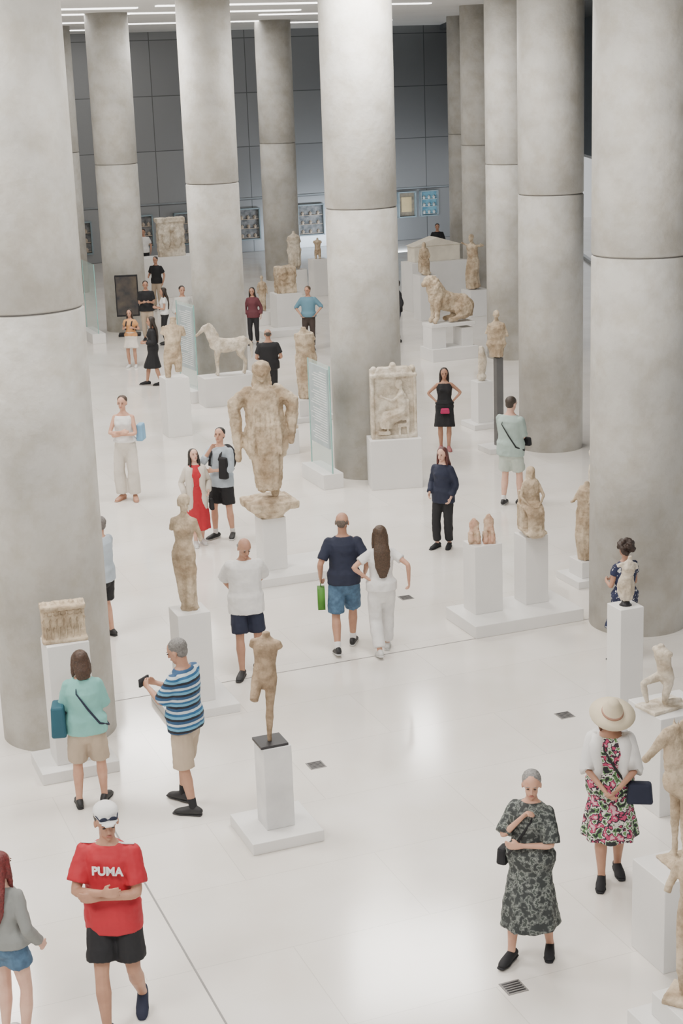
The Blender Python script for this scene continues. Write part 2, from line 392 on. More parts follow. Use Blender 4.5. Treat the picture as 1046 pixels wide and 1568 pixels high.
            if st=='sun':
                b.loft([c-hz*.035,c-hz*.02,c-hz*.012,c+hz*.0,c+hz*.05,c+hz*.085],[(.20,.21),(.205,.215),(.12,.135),(.093,.112),(.086,.102),(.06,.075)],side=hx,n=28,cap=(0,1))
                mk('hat',b,mt,e,s); b=Buf(); b.loft([c-hz*.008,c+hz*.02],[(.099,.118),(.093,.112)],side=hx,n=28,cap=(0,0)); mk('hat_band',b,mat('hat_band',(.45,.25,.18),.7),e,s); continue
            b.ell(c+hz*.022-hy*.008,(.090,.106,.064),ax,16,10)
            b.loft([c+hy*.06+hz*.004,c+hy*.115-hz*.002,c+hy*.155-hz*.016],[(.078,.010),(.068,.009),(.04,.007)],side=hx,n=12)
            mk('hat',b,mt,e,s,.01,1)
            continue
        elif k=='glasses':
            z=o.get('z',.0); y=.105
            for sg in (1,-1):
                b.ell(hc+hy*y+hx*sg*.034+hz*z,(.028,.008,.018),ax,10,6); b.loft([hc+hy*y+hx*sg*.06+hz*z,hc+hx*sg*.084+hy*.0+hz*(z+.005)],[.005,.004],n=6)
            b.loft([hc+hy*(y+.004)-hx*.02+hz*z,hc+hy*(y+.004)+hx*.02+hz*z],[.005,.005],side=(0,0,1),n=6)
            mk('glasses',b,mt,e,s); continue
        elif k=='custom':
            for nm,bf,m2 in o['f'](J): mk(nm,bf,m2,e,s)
            continue
        mk({'shirt':'top','pants':'trousers','skirt':'skirt','socks':'socks'}[k] if 'n' not in o else o['n'],b,mt,e,s,vc,o.get('sm',2),disp=(.016,.07) if k!='socks' and Y<30 else None)
    return e

# ---------------------------------------------------------------- room
def slab(name,x0,x1,y0,y1,z0,z1,m,rot=0,parent=None,loc=None,bevel=0):
    b=Buf(); b.box(((x0+x1)/2,(y0+y1)/2,(z0+z1)/2),(x1-x0,y1-y0,z1-z0)); return mk(name,b,m,parent,smooth=False,loc=loc or (0,0,0),rot=rot,bevel=bevel)

m,nt,bs,tc=_nt('polished_marble_floor'); N=nt.nodes; L=nt.links
mp=N.new('ShaderNodeMapping'); mp.inputs['Rotation'].default_value=(0,0,-ROOM); L.new(tc.outputs['Object'],mp.inputs['Vector'])
br=N.new('ShaderNodeTexBrick'); br.inputs['Scale'].default_value=1; br.inputs['Brick Width'].default_value=2.4; br.inputs['Row Height'].default_value=1.2
br.inputs['Mortar Size'].default_value=.004; br.inputs['Color1'].default_value=(.83,.795,.75,1); br.inputs['Color2'].default_value=(.79,.755,.71,1); br.inputs['Mortar'].default_value=(.66,.63,.59,1)
L.new(mp.outputs[0],br.inputs['Vector'])
nz=N.new('ShaderNodeTexNoise'); nz.inputs['Scale'].default_value=.9; nz.inputs['Detail'].default_value=8; L.new(tc.outputs['Object'],nz.inputs['Vector'])
rp=N.new('ShaderNodeValToRGB'); rp.color_ramp.elements[0].position=.35; rp.color_ramp.elements[1].position=.65
rp.color_ramp.elements[0].color=(.90,.885,.86,1); rp.color_ramp.elements[1].color=(1,1,1,1); L.new(nz.outputs['Fac'],rp.inputs['Fac'])
mx=N.new('ShaderNodeMix'); mx.data_type='RGBA'; mx.blend_type='MULTIPLY'; mx.inputs[0].default_value=1
L.new(br.outputs['Color'],mx.inputs[6]); L.new(rp.outputs['Color'],mx.inputs[7]); L.new(mx.outputs[2],bs.inputs['Base Color'])
bs.inputs['Roughness'].default_value=.13; bs.inputs['Specular IOR Level'].default_value=.7
FLOOR=m
slab('floor',-16,12,-6,74,-.2,0,FLOOR)

m,nt,bs,tc=_nt('dark_metal_panels'); N=nt.nodes; L=nt.links
br=N.new('ShaderNodeTexBrick'); br.offset=0; br.inputs['Scale'].default_value=1; br.inputs['Brick Width'].default_value=1.9; br.inputs['Row Height'].default_value=2.05; br.inputs['Mortar Size'].default_value=.018
br.inputs['Color1'].default_value=(.30,.31,.32,1); br.inputs['Color2'].default_value=(.35,.36,.37,1); br.inputs['Mortar'].default_value=(.15,.155,.16,1)
sx=N.new('ShaderNodeSeparateXYZ'); L.new(tc.outputs['Object'],sx.inputs[0]); cx=N.new('ShaderNodeCombineXYZ'); L.new(sx.outputs['X'],cx.inputs['X']); L.new(sx.outputs['Z'],cx.inputs['Y'])
L.new(cx.outputs[0],br.inputs['Vector']); L.new(br.outputs['Color'],bs.inputs['Base Color']); bs.inputs['Roughness'].default_value=.36; bs.inputs['Metallic'].default_value=.6
WALLM=m
W0=V((-3.1,64.3,0)); WU=V((math.cos(ROOM),math.sin(ROOM),0))
slab('wall_back',-15,14,0,.3,0,8.5,WALLM,ROOM,loc=tuple(W0))
WL=mat('grey_wall',(.55,.55,.54),.7)
slab('wall_left',-13.6,-13.3,-6,62,0,8.5,WL)
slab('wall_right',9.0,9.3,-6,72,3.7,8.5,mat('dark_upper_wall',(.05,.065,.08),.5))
e=empty('window_1',(9.1,0,0))
b=Buf()
for i in range(27): b.box((0,-5+i*2.9,1.85),(.10,.06,3.7))
b.box((0,33,.05),(.14,78,.1)); b.box((0,33,3.65),(.14,78,.1))
mk('mullions',b,mat('window_frame',(.5,.52,.54),.4),e,smooth=False)
CE=mat('white_ceiling',(.86,.86,.85),.6,(.82,.82,.81),.5)
slab('ceiling',-13.6,4.7,-6,72,8.5,8.7,CE)
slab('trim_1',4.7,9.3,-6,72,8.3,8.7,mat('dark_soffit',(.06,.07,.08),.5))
EM=emis('ceiling_lamp_glow',(1,.98,.95),5)
for i,(x,y,w) in enumerate(((-7,41,5),(-8,44,6),(-2,42,4.5),(-3,46,5),(-9,50,5),(-4,54,6),(0,50,4),(1.5,45,3),(-10,57,5),(0.5,58,4))):
    slab('ceiling_light',-w/2,w/2,-.14,.14,-.03,0,EM,ROOM,loc=(x,y,8.5))

JT=mat('floor_joint_dark',(.28,.27,.26),.5)
slab('trim_2',-.008,.008,-3.2,3.0,0,.003,JT,ROOM,loc=(-1.3,11.15,0))
slab('trim_3',-4.6,3.9,-.007,.007,0,.003,JT,ROOM,loc=(.5,17.95,0))
GR=mat('grate_metal',(.22,.21,.20),.5)
for x,y in ((-.35,14.83),(2.31,15.88),(1.17,10.67),(.81,20.04),(-3.4,33)):
    e=empty('floor_grate',(x,y,0),ROOM); b=Buf(); b.box((0,0,.002),(.17,.17,.004)); mk('frame',b,GR,e,smooth=False)
    b=Buf()
    for k in range(5): b.box((0,-.06+.03*k,.005),(.14,.012,.004))
    mk('bars',b,METALD,e,smooth=False)

def column(x,y,r=.6):
    e=empty('concrete_column',(x,y,0)); b=Buf(); n=64
    b.loft([(0,0,0),(0,0,4.53),(0,0,4.55)],[r,r,r-.015],n=n,cap=(0,0)); o=mk('lower_shaft',b,CONC,e)
    b=Buf(); b.loft([(0,0,4.54),(0,0,4.575)],[r-.025,r-.025],n=n,cap=(0,0)); mk('joint',b,mat('joint_groove',(.24,.23,.22),.9),e)  # dark grey ring set back in the joint groove
    b=Buf(); b.loft([(0,0,4.565),(0,0,4.583),(0,0,8.5)],[r-.015,r,r],n=n,cap=(0,0)); mk('upper_shaft',b,CONC,e)
    for o in e.children:
        for p in o.data.polygons:
            if len(p.vertices)>4: p.use_smooth=False
    return e
for x,y,r in ((-3.11,16.0,.6),(3.64,18.8,.6),(.51,27.03,.6),(3.88,28.5,.575),(-2.52,34.95,.57),(-5.82,44.7,.58),(-8.74,53.4,.6),(-1.70,55,.6),(4.26,38.1,.6),(4.54,48.4,.6),(4.82,57.4,.6)):
    column(x,y,r)

# ---------------------------------------------------------------- plinths
def plinth(x,y,w,d,h,slabd=None,rot=ROOM,m=PED,off=(0,0),name='plinth'):
    e=empty(name,(x,y,0),rot); z0=0
    if slabd:
        b=Buf(); b.box((off[0],off[1],slabd[2]/2),slabd); mk('base_slab',b,PED,e,smooth=False,bevel=.006); z0=slabd[2]
    b=Buf(); b.box((0,0,(z0+h)/2),(w,d,h-z0)); mk('pillar',b,m,e,smooth=False,bevel=.006); return e

def place(name,buf,mt,x,y,z,rot,vox=.012,sm=2,disp=None,scale=1,tilt=None):
    lo=min(p.z for p in buf.v)*scale
    return mk(name,buf,mt,None,scale,vox,sm,disp=disp,loc=(x,y,z-lo-.002),rot=rot)
def drape(J,b,t1,zend,a1,b1,rip=.1,k=11,infl=.03,a_end=.2,b_end=.16):
    pts=[];rd=[]
    for t in (t1,t1-.08,t1-.16,.1,.0):
        if t>t1: continue
        c,r,s=tsec(J,t,infl); pts.append(c); rd.append(r)
    z0=J['P'].z-.08
    for i in range(1,6):
        z=z0+(zend-z0)*i/5; c=(leg_c(J,'R',z)+leg_c(J,'L',z))/2; c.z=z; f=i/5
        pts.append(c); rd.append((a1+(a_end-a1)*f,b1+(b_end-b1)*f))
    b.loft(pts,rd,n=66,cap=(0,0),rip=rip,k=k)
def small(name,x,y,z,H,pose,mt,rot,drap=None,vox=.012,disp=(.02,.08),base=None,**kw):
    J=skel(pose); b=body(J,**kw)
    if drap: drape(J,b,**drap)
    if base: b.box(base[0],base[1])
    return place(name,b,mt,x,y,z,rad(rot),vox*1.0,1,disp,H/1.75)
def seated_buf(w=1.1):
    J=skel(dict(sex='f',w=w,handR=(.11,.27,1.0),handL=(-.11,.27,1.0),elbR=(1,-.6,0),elbL=(-1,-.6,0)))
    b=body(J,leg=(0,0),ears=False)
    b.loft([(0,-.05,.98),(0,.10,.93),(0,.26,.90),(0,.36,.82),(0,.37,.64),(0,.38,.48),(0,.40,.42)],[(.19,.14),(.21,.12),(.20,.11),(.18,.10),(.17,.09),(.17,.09),(.19,.11)],side=(1,0,0),n=48,rip=.05,k=9)
    c0,r,_=tsec(J,.46,.03); c1,r1,_=tsec(J,.3,.03); c2,r2,_=tsec(J,.05,.03)
    b.loft([c2,c1,c0],[r2,r1,(r[0]*1.05,r[1])],n=48,rip=.04,k=8)
    b.ell(J['H']+V((0,-.02,.035)),(.095,.108,.095)); b.loft([J['H']-V((0,.03,0)),J['N']-V((0,.06,.08))],[(.10,.06),(.12,.05)],n=12)
    b.box((0,-.08,.68),(.44,.40,.50)); b.box((0,-.24,.95),(.40,.08,.5)); b.box((0,.1,.42),(.46,.62,.05))
    return b

# S1
plinth(-.70,13.37,.27,.27,.90,(.68,.68,.11),m=PEDV)
e=empty('marble_youth_statue',(-.72,13.37,.90),0)
b=Buf(); b.box((0,0,.012),(.26,.26,.024),(V((math.cos(ROOM),math.sin(ROOM),0)),V((-math.sin(ROOM),math.cos(ROOM),0)),V((0,0,1)))); mk('bronze_plate',b,METALD,e,smooth=False)
J=skel(dict(hip=(.03,0,0),torso=(-3,-4,0),footL=(.0,.02,5),footR=(.16,.22,0,.12)))
b=body(J,head=False,arm=(.28,.22),leg=(.82,1.97),feet=False,neck=.60)
b.loft([V((.0,.02,.0)),V((.0,.02,.2))],[.03,.036],n=10)
b.loft([J['N']-J['U']*.02,J['N']+J['U']*.05,J['N']+J['U']*.06],[.05,.05,.058],n=14,cap=(0,0))
o=mk('torso',b,STONEB,e,.67,.008,1,disp=(.006,.05)); o.location=(0,0,.024); o.rotation_euler=(0,0,rad(170))

# S2
plinth(-.99,21.26,.34,.34,.86,(1.62,.95,.12),off=(.22,-.05))
e=empty('carved_stone_capital',(-.99,21.26,.86),ROOM); b=Buf()
b.loft([(0,0,0),(0,0,.05),(0,0,.10),(0,0,.14)],[.19,.22,.30,.33],n=20,cap=(0,0)); b.box((0,0,.185),(.68,.62,.11)); b.box((.02,.02,.255),(.45,.42,.05))
mk('capital',b,STONE,e,1,.018,1,disp=(.03,.12))
J=skel(dict(sex='f',w=1.3,torso=(0,2,0),footR=(.06,0,0),footL=(-.07,0,0),handR=(.30,.12,.92),handL=(-.30,.12,.92),elbR=(1,-.3,0),elbL=(-1,-.3,0)))
b=body(J,arm=(1.05,.95),leg=(1.6,1.75),feet=False,ears=False); b.ell(J['H']+V((0,-.0,.03)),(.11,.12,.10))
drape(J,b,.50,.28,.20,.16,rip=.08,k=11,infl=.03,a_end=.14,b_end=.12)
b.loft([J['P']+V((0,0,.14)),J['P']+V((0,0,.02)),J['P']+V((0,0,-.15)),J['P']+V((-.01,0,-.3))],[(.19,.15),(.24,.19),(.25,.19),(.19,.15)],n=48,cap=(0,0),rip=.14,k=9)
for i in range(6):
    x=-.13+.052*i; b.loft([V((x*.8,.13,1.34)),V((x,.16,1.15)),V((x*1.15,.17,.95)),V((x*1.2,.17,.70))],[.018,.024,.026,.016],n=8)
for sn,sg,z1 in (('R',1,.62),('L',-1,.80)):
    b.loft([J['sh'+sn]+V((0,0,.02)),J['el'+sn]+V((0,0,.12)),J['el'+sn]+V((-sg*.02,0,-.08)),V((J['el'+sn].x-sg*.03,0,z1))],[(.07,.07),(.075,.08),(.07,.07),(.03,.045)],n=24,rip=.1,k=6)
b.loft([J['H']-V((0,.05,.02)),J['N']-V((0,.09,0)),J['N']-V((0,.14,.2))],[(.10,.06),(.12,.06),(.08,.03)],n=16,rip=.1,k=7)
place('draped_marble_statue',b,STONE,-.99,21.26,1.145,rad(185),.013,1,(.03,.06),1.20)

# S3
plinth(-1.70,16.54,.37,.37,1.13,(.8,.8,.10))
J=skel(dict(sex='f',hip=(.03,0,0),torso=(-2,-3,8),head=(35,0,0),footR=(.05,0,0),footL=(-.05,.05,5),handR=(.2,.12,.95),handL=(-.1,.16,1.12)))
b=body(J,arm=(.55,1.1),leg=(1.62,1.75),feet=False); b.ell(J['H']+V((0,-.01,.045)),(.092,.105,.085))
b.ell(J['H']+V((.03,-.1,.03)),(.05,.05,.05))
b.loft([V((0,0,.72)),V((0,0,.55)),V((.0,-.02,.2)),V((0,-.02,.13))],[(.15,.11),(.12,.10),(.11,.10),(.13,.12)],n=40,rip=.1,k=7,cap=(1,0))
place('marble_maiden_statue',b,STONE,-1.70,16.54,1.13,rad(165),.010,1,(.012,.05),.80)

# S4
plinth(-2.80,15.0,.42,.34,1.38,(.78,.62,.12))
e=empty('carved_frieze_block',(-2.80,15.0,1.38),ROOM-.1); b=Buf()
b.box((0,0,.19),(.42,.16,.38)); b.box((0,-.02,.36),(.44,.2,.05)); b.box((0,-.02,.02),(.44,.2,.04))
for i in range(5): b.ell((-.18+.09*i,-.03,.39),(.03,.05,.03))
mk('block',b,STONE,e,1,.011,1,disp=(.015,.05))
b=Buf()
for i in range(6):
    J=skel(dict(handR=(.2,.25,1.2),handL=(-.25,.1,1.0),footR=(.1,.15,0),footL=(-.1,-.1,0),head=(random.uniform(-60,60),0,0)))
    q=body(J,hands=False); b.add(q,lambda p,i=i:V((p.x*.17-.165+.066*i,p.y*.10-.085,p.z*.165+.045)))
mk('relief_figures',b,STONE,e,1,.006,1)

# S5
plinth(.92,26.0,.86,.48,.84,rot=ROOM-.25,m=PED)
e=empty('carved_grave_stele',(.92,26.0,.84),ROOM-.25); b=Buf()
b.box((0,0,.58),(.76,.14,1.16)); 
for sx_ in (-1,1): b.box((sx_*.355,-.09,.52),(.055,.07,1.04))
b.box((0,-.09,.03),(.76,.08,.06)); b.box((0,-.1,1.06),(.78,.10,.05)); b.box((0,-.05,1.13),(.68,.18,.13),None,.72)
for sx_ in (-1,0,1): b.ell((sx_*.32,-.05,1.16+(.06 if sx_==0 else 0)),(.055,.07,.055))
mk('slab',b,STONEW,e,1,.014,1,disp=(.01,.06))
b=Buf()
J=skel(dict(sex='f',hip=(0,-.15,.42),footR=(.05,.32,0),footL=(-.05,.25,0),torso=(5,0,0),handR=(.1,.42,1.05),handL=(0,.35,.9),head=(0,10,0)))
q=body(J); drape(J,q,.45,.15,.17,.2,rip=.06,infl=.02); b.add(q,lambda p:V((-(p.y)*.66+.05,p.x*.42-.10,p.z*.70+.07)))
b.box((.15,-.1,.22),(.2,.08,.06)); b.box((.22,-.1,.2),(.04,.08,.32)); b.box((.08,-.1,.15),(.04,.08,.2)); b.box((.24,-.1,.45),(.03,.08,.4)); b.box((-.18,-.1,.1),(.2,.08,.06))
mk('relief_figure',b,STONEW,e,1,.010,1,disp=(.008,.04))

def infopanel(x,y,w,h,rot,text=True,basew=.5,thick=.03):
    e=empty('glass_information_panel',(x,y,0),rot)
    b=Buf(); b.box((0,0,.13),(w*1.05,.36,.26)); mk('base',b,PED,e,smooth=False,bevel=.006)
    g=MC.get('panel_glass')
    if not g:
        g,nt,bs,tc=_nt('panel_glass'); bs.inputs['Base Color'].default_value=(.55,.75,.70,1); bs.inputs['Roughness'].default_value=.05; bs.inputs['Alpha'].default_value=.25; MC['panel_glass']=g
    b=Buf(); b.box((0,0,h/2+.1),(w,thick*.5,h-.2)); mk('glass',b,g,e,smooth=False)
    b=Buf(); 
    for sg in (-1,1): b.box((sg*w/2,0,h/2+.1),(.02,thick*.6,h-.2))
    mk('glass_edges',b,mat('glass_edge',(.25,.50,.46),.2),e,smooth=False)
    if text:
        b=Buf(); b.box((0,0,h-.74),(w*.86,thick*1.1,1.35)); mk('text_sheet',b,mat('panel_sheet',(.40,.47,.49),.6),e,smooth=False)
        b=Buf()
        for i in range(28):
            ln=w*.74*random.uniform(.75,1) if i%7 else w*.3
            for sd in (-1,1): b.box((-(w*.74-ln)/2,sd*thick*.56,h-.16-i*.043),(ln,.004,.014))
        mk('text_lines',b,mat('text_white',(.80,.82,.82),.6),e,smooth=False)
    return e
infopanel(-.30,26.4,1.0,2.08,ROOM+math.pi/2)
infopanel(-3.2,34.2,1.0,2.1,ROOM+math.pi/2+.1)
infopanel(-6.55,43.0,1.4,2.1,ROOM+math.pi/2,text=False)

# ---------------------------------------------------------------- animals in stone
def horse(nd=0,tail=True):
    b=Buf(); X=(1,0,0)
    b.loft([(0,-.78,1.28),(0,-.66,1.30),(0,-.35,1.22),(0,.1,1.19),(0,.42,1.24),(0,.62,1.30)],[(.10,.14),(.22,.25),(.24,.26),(.25,.29),(.22,.31),(.15,.22)],side=X,n=18)
    g=lambda y,z:(0,y-nd*(z-1.3),z)
    b.loft([g(.48,1.33),g(.70,1.58),g(.86,1.84),g(.93,2.0)],[(.13,.27),(.10,.20),(.08,.15),(.07,.11)],side=X,n=14)
    o=-nd*.65
    b.loft([(0,.86+o,2.02),(0,1.0+o,1.96),(0,1.12+o,1.86),(0,1.24+o,1.75),(0,1.34+o,1.67)],[(.075,.10),(.085,.115),(.065,.085),(.05,.06),(.055,.055)],side=X,n=14)
    for sg in (-1,1):
        b.loft([(sg*.05,.86+o,2.08),(sg*.06,.87+o,2.20)],[(.03,.02),(.008,.008)],side=X,n=8)
        b.ell((sg*.075,1.0+o,1.99),(.02,.03,.025))
        b.loft([(sg*.13,.46,1.2),(sg*.14,.46,.95),(sg*.13,.49,.72),(sg*.13,.50,.52),(sg*.13,.49,.32),(sg*.13,.49,.12),(sg*.13,.53,.04)],[.13,.11,.075,.062,.042,.045,.062],side=X,n=12,cap=(1,.3))
        b.loft([(sg*.13,-.52,1.2),(sg*.15,-.46,.98),(sg*.15,-.48,.76),(sg*.14,-.66,.54),(sg*.14,-.64,.34),(sg*.14,-.60,.12),(sg*.14,-.56,.04)],[(.15,.2),(.13,.17),(.085,.11),(.055,.065),(.042,.045),(.045,.045),(.062,.062)],side=X,n=12,cap=(1,.3))
    b.loft([g(.44,1.58),g(.60,1.80),g(.74,2.02),g(.84,2.12)],[(.03,.08),(.04,.09),(.04,.08),(.03,.05)],side=X,n=10,rip=.2,k=5)
    if tail: b.loft([(0,-.80,1.36),(0,-.93,1.2),(0,-.95,.9),(0,-.93,.65)],[.05,.07,.07,.03],side=X,n=10)
    return b
plinth(-2.34,33.6,1.15,.55,.62,m=PED)
place('marble_horse_statue',horse(.1),STONEW,-2.27,33.6,.62,rad(105),.014,1,(.02,.06),.53)
plinth(2.80,11.2,1.20,.46,.76,m=PED)
hb=horse(.42); hb.box((0,0,.02),(.45,1.5,.04))
place('marble_horse_statue',hb,STONE,2.76,11.22,.76,rad(109),.010,1,(.012,.05),.545)

def lion():
    b=Buf(); X=(1,0,0)
    b.loft([(0,-.5,.28),(0,-.35,.36),(0,-.1,.42),(0,.15,.5),(0,.32,.6)],[(.14,.2),(.17,.25),(.15,.22),(.17,.24),(.16,.22)],side=X,n=16)
    b.loft([(0,.25,.6),(0,.36,.8),(0,.40,.92)],[(.18,.22),(.16,.2),(.13,.15)],side=X,n=14,rip=.12,k=7)
    b.ell((0,.46,.95),(.13,.15,.14)); b.ell((0,.58,.90),(.07,.09,.065)); b.ell((0,.60,.86),(.05,.07,.04))
    for i in range(22):
        a=i*.6; b.ell((math.cos(a)*.15,.36+.04*math.sin(i),.86+math.sin(a)*.17),(.05,.06,.05),None,8,6)
    for sg in (-1,1):
        b.ell((sg*.09,.45,1.06),(.03,.02,.04))
        b.loft([(sg*.11,.3,.55),(sg*.11,.33,.3),(sg*.11,.34,.1),(sg*.11,.40,.04)],[.10,.07,.055,.06],side=X,n=10)
        b.ell((sg*.14,-.32,.28),(.09,.24,.24)); b.loft([(sg*.15,-.4,.2),(sg*.15,-.12,.07),(sg*.15,.02,.05)],[.08,.06,.06],side=X,n=10)
    b.loft([(0,-.6,.2),(.1,-.65,.08),(.25,-.4,.05)],[.04,.035,.03],side=X,n=8)
    return b
e=plinth(2.74,38.18,1.2,.75,.30)
b=Buf(); b.box((-.38,0,.58),(.38,.5,.56)); b.box((.38,0,.52),(.3,.5,.44)); b.box((0,0,.84),(1.15,.56,.08)); mk('upper_blocks',b,PED,e,smooth=False,bevel=.006)
place('marble_lion_statue',lion(),STONE,2.74,38.18,.88,rad(112),.016,1,(.03,.06),1.05)

plinth(-3.16,30.65,.48,.48,1.15)
small('marble_torso',-3.16,30.65,1.15,1.85,dict(torso=(0,-4,0),footL=(-.08,.12,0),footR=(.14,-.05,0)),STONE,195,head=False,arm=(.35,.5),leg=(.95,.75),feet=False,neck=.66,disp=(.02,.09))
plinth(-.62,31.74,.5,.5,.42,(.9,.8,.1))
small('draped_marble_torso',-.60,31.74,.42,1.75,dict(sex='f',w=1.15,torso=(0,3,10)),STONE,170,drap=dict(t1=.48,zend=.12,a1=.21,b1=.17,a_end=.17,b_end=.14,rip=.08),head=False,arm=(.3,.45),leg=(1.6,1.6),feet=False,neck=.60,disp=(.03,.06))
plinth(-.95,28.75,.32,.4,.45)
b=Buf(); b.loft([(-.15,0,.1),(0,0,.2),(.12,0,.28)],[.11,.16,.10],n=14,rip=.1,k=5); b.box((0,0,.03),(.34,.26,.07)); place('stone_fragment',b,STONE,-.95,28.75,.45,.5,.014,1,(.03,.08))

# S11
e=empty('plinth',(2.1,18.95,0),ROOM); b=Buf(); b.box((.05,.05,.08),(1.5,.86,.16)); mk('base_slab',b,PED,e,smooth=False,bevel=.008)
b=Buf(); b.box((-.32,.18,.60),(.38,.34,.88)); mk('pillar',b,PED,e,smooth=False,bevel=.006)
b=Buf(); b.box((.38,.22,.60),(.32,.32,.88)); mk('pillar',b,PED,e,smooth=False,bevel=.006)
c,s_=math.cos(ROOM),math.sin(ROOM)
px,py=2.1-.32*c-.18*s_,18.95-.32*s_+.18*c
b=Buf()
for ox,sc in ((-.1,.85),(.08,1.0)):
    b.box((ox,0,.06*sc),(.15,.2,.12*sc)); b.loft([(ox,0,.1*sc),(ox,.01,.2*sc),(ox,.02,.29*sc),(ox,.0,.33*sc)],[(.065,.07),(.062,.06),(.065,.05),(.035,.035)],n=12); b.loft([(ox-.04,-.02,.17*sc),(ox-.04,-.1,.15*sc),(ox-.04,-.11,.05)],[.028,.030,.026],n=8); b.loft([(ox+.04,-.02,.17*sc),(ox+.04,-.1,.15*sc),(ox+.04,-.11,.05)],[.028,.030,.026],n=8)
place('seated_figure_fragments',b,STONER,px,py,1.04,ROOM-.4,.009,1,(.02,.05))
px,py=2.1+.38*c-.22*s_,18.95+.38*s_+.22*c
place('seated_marble_figure',seated_buf(1.05),STONE,px,py,1.04,rad(190),.009,1,(.010,.04),.61)

# S12
plinth(3.28,20.5,.36,.36,.32,(.6,.6,.1))
small('draped_marble_torso',3.26,20.45,.32,1.24,dict(sex='f',w=1.2,handR=(.1,.4,1.15),handL=(-.2,.4,1.2)),STONE,120,drap=dict(t1=.46,zend=.05,a1=.2,b1=.17,a_end=.17,b_end=.15,rip=.08),head=False,neck=.6,arm=(1.3,1.1),leg=(1.9,1.9),hands=False,feet=False)
plinth(4.15,24.2,.5,.5,.28)
place('seated_marble_statue',seated_buf(1.2),STONEW,4.1,24.2,.28,rad(150),.012,1,(.015,.05),.72)

# S13
plinth(2.96,15.95,.28,.28,1.20)
J=skel(dict(sex='f',torso=(0,-8,0),handR=(.3,.1,1.2),handL=(-.25,.2,1.1)))
b=body(J,head=False,arm=(.45,.4),leg=(.55,.4),feet=False,neck=.62); drape(J,b,.2,.6,.19,.15,rip=.12,k=7,infl=.02,a_end=.12,b_end=.1)
e=empty('small_marble_torso',(2.96,15.95,1.20)); lo=min(p.z for p in b.v)
o=mk('torso',b,STONEW,e,.50,.009,1,disp=(.02,.05)); o.location=(0,0,.05-lo*.50); o.rotation_euler=(0,0,rad(190))
b=Buf(); b.loft([(0,0,0),(0,0,.02),(0,0,.1)],[.07,.05,.02],n=12,cap=(0,0)); mk('mount',b,METALD,e)
# S14
plinth(2.98,13.75,.56,.56,.97)
e=empty('kneeling_marble_figure',(2.90,13.70,.97))
J=skel(dict(hip=(0,-.05,.38),torso=(12,0,0),footR=(.1,.25,0),footL=(-.1,-.35,0,0,60),kneeL=(0,1,-.5)))
b=body(J,head=False,arm=(.3,.2),leg=(1.95,1.9),neck=.58); b.box((0,0,.03),(.5,.8,.06))
mk('figure',b,STONEW,e,.55,.009,1,disp=(.012,.05)).rotation_euler=(0,0,rad(120))
# S16
plinth(2.48,9.9,.6,.6,.30,(.85,.85,.12))
small('marble_youth_statue',2.36,9.95,.30,1.30,dict(handR=(.3,.1,.9)),STONE,150,head=False,arm=(1.2,.9),leg=(2,2),neck=.6,base=((0,0,.03),(.5,.4,.06)),vox=.010,disp=(.01,.05))

# S18
plinth(2.80,30.4,.32,.32,.90,(.62,.62,.1))
b=Buf(); b.loft([(0,0,0),(0,0,.05),(.02,0,.3),(0,0,.55)],[(.1,.1),(.07,.07),(.09,.07),(.05,.05)],n=14,rip=.1,k=5); place('stone_fragment',b,STONEW,2.80,30.4,.90,0,.012,1,(.02,.05))
e=empty('display_post',(2.91,28.3,0),ROOM); b=Buf(); b.box((0,0,.05),(.62,.5,.1)); mk('base_slab',b,PED,e,smooth=False,bevel=.006)
b=Buf(); b.box((0,0,.90),(.13,.13,1.62)); mk('post',b,mat('grey_post',(.12,.12,.12),.5),e,smooth=False)
small('marble_maiden_statue',2.88,28.3,1.71,1.32,dict(sex='f',w=1.25,handR=(.24,.2,1.0),handL=(-.22,.2,1.0)),STONE,170,drap=dict(t1=.46,zend=.62,a1=.18,b1=.15,a_end=.15,b_end=.12,rip=.1,k=9),head=True,arm=(.8,1.1),leg=(.4,.4),hands=False,feet=False)
# S19
plinth(4.0,45.0,.6,.6,.74)
e=small('winged_marble_statue',3.95,45.0,.74,1.6,dict(sex='f',w=1.1,handR=(.4,.2,1.5),handL=(-.4,.2,1.5),torso=(6,0,0)),STONE,130,drap=dict(t1=.45,zend=.1,a1=.2,b1=.18,a_end=.22,b_end=.2,rip=.1,k=8),head=True,arm=(1.6,1.6),hands=False,feet=False,vox=.018)
# S20
plinth(2.95,46.6,1.75,.8,1.40)
e=empty('pediment_block',(2.95,46.7,1.40),ROOM); b=Buf(); b.box((0,0,.22),(1.45,.5,.44)); i=len(b.v)
b.v+=[V((-.78,-.28,.44)),V((.78,-.28,.44)),V((.78,.28,.44)),V((-.78,.28,.44)),V((0,-.28,.68)),V((0,.28,.68))]
b.f+=[(i,i+1,i+4),(i+2,i+3,i+5),(i,i+4,i+5,i+3),(i+1,i+2,i+5,i+4),(i+3,i+2,i+1,i)]
mk('block',b,mat('cream_stone',(.80,.74,.62),.7),e,smooth=False,bevel=.01)
plinth(2.55,44.6,.5,.5,1.25)
place('seated_marble_statue',seated_buf(1.3),STONE,2.55,44.6,1.25,rad(190),.018,1,(.02,.08),.62)
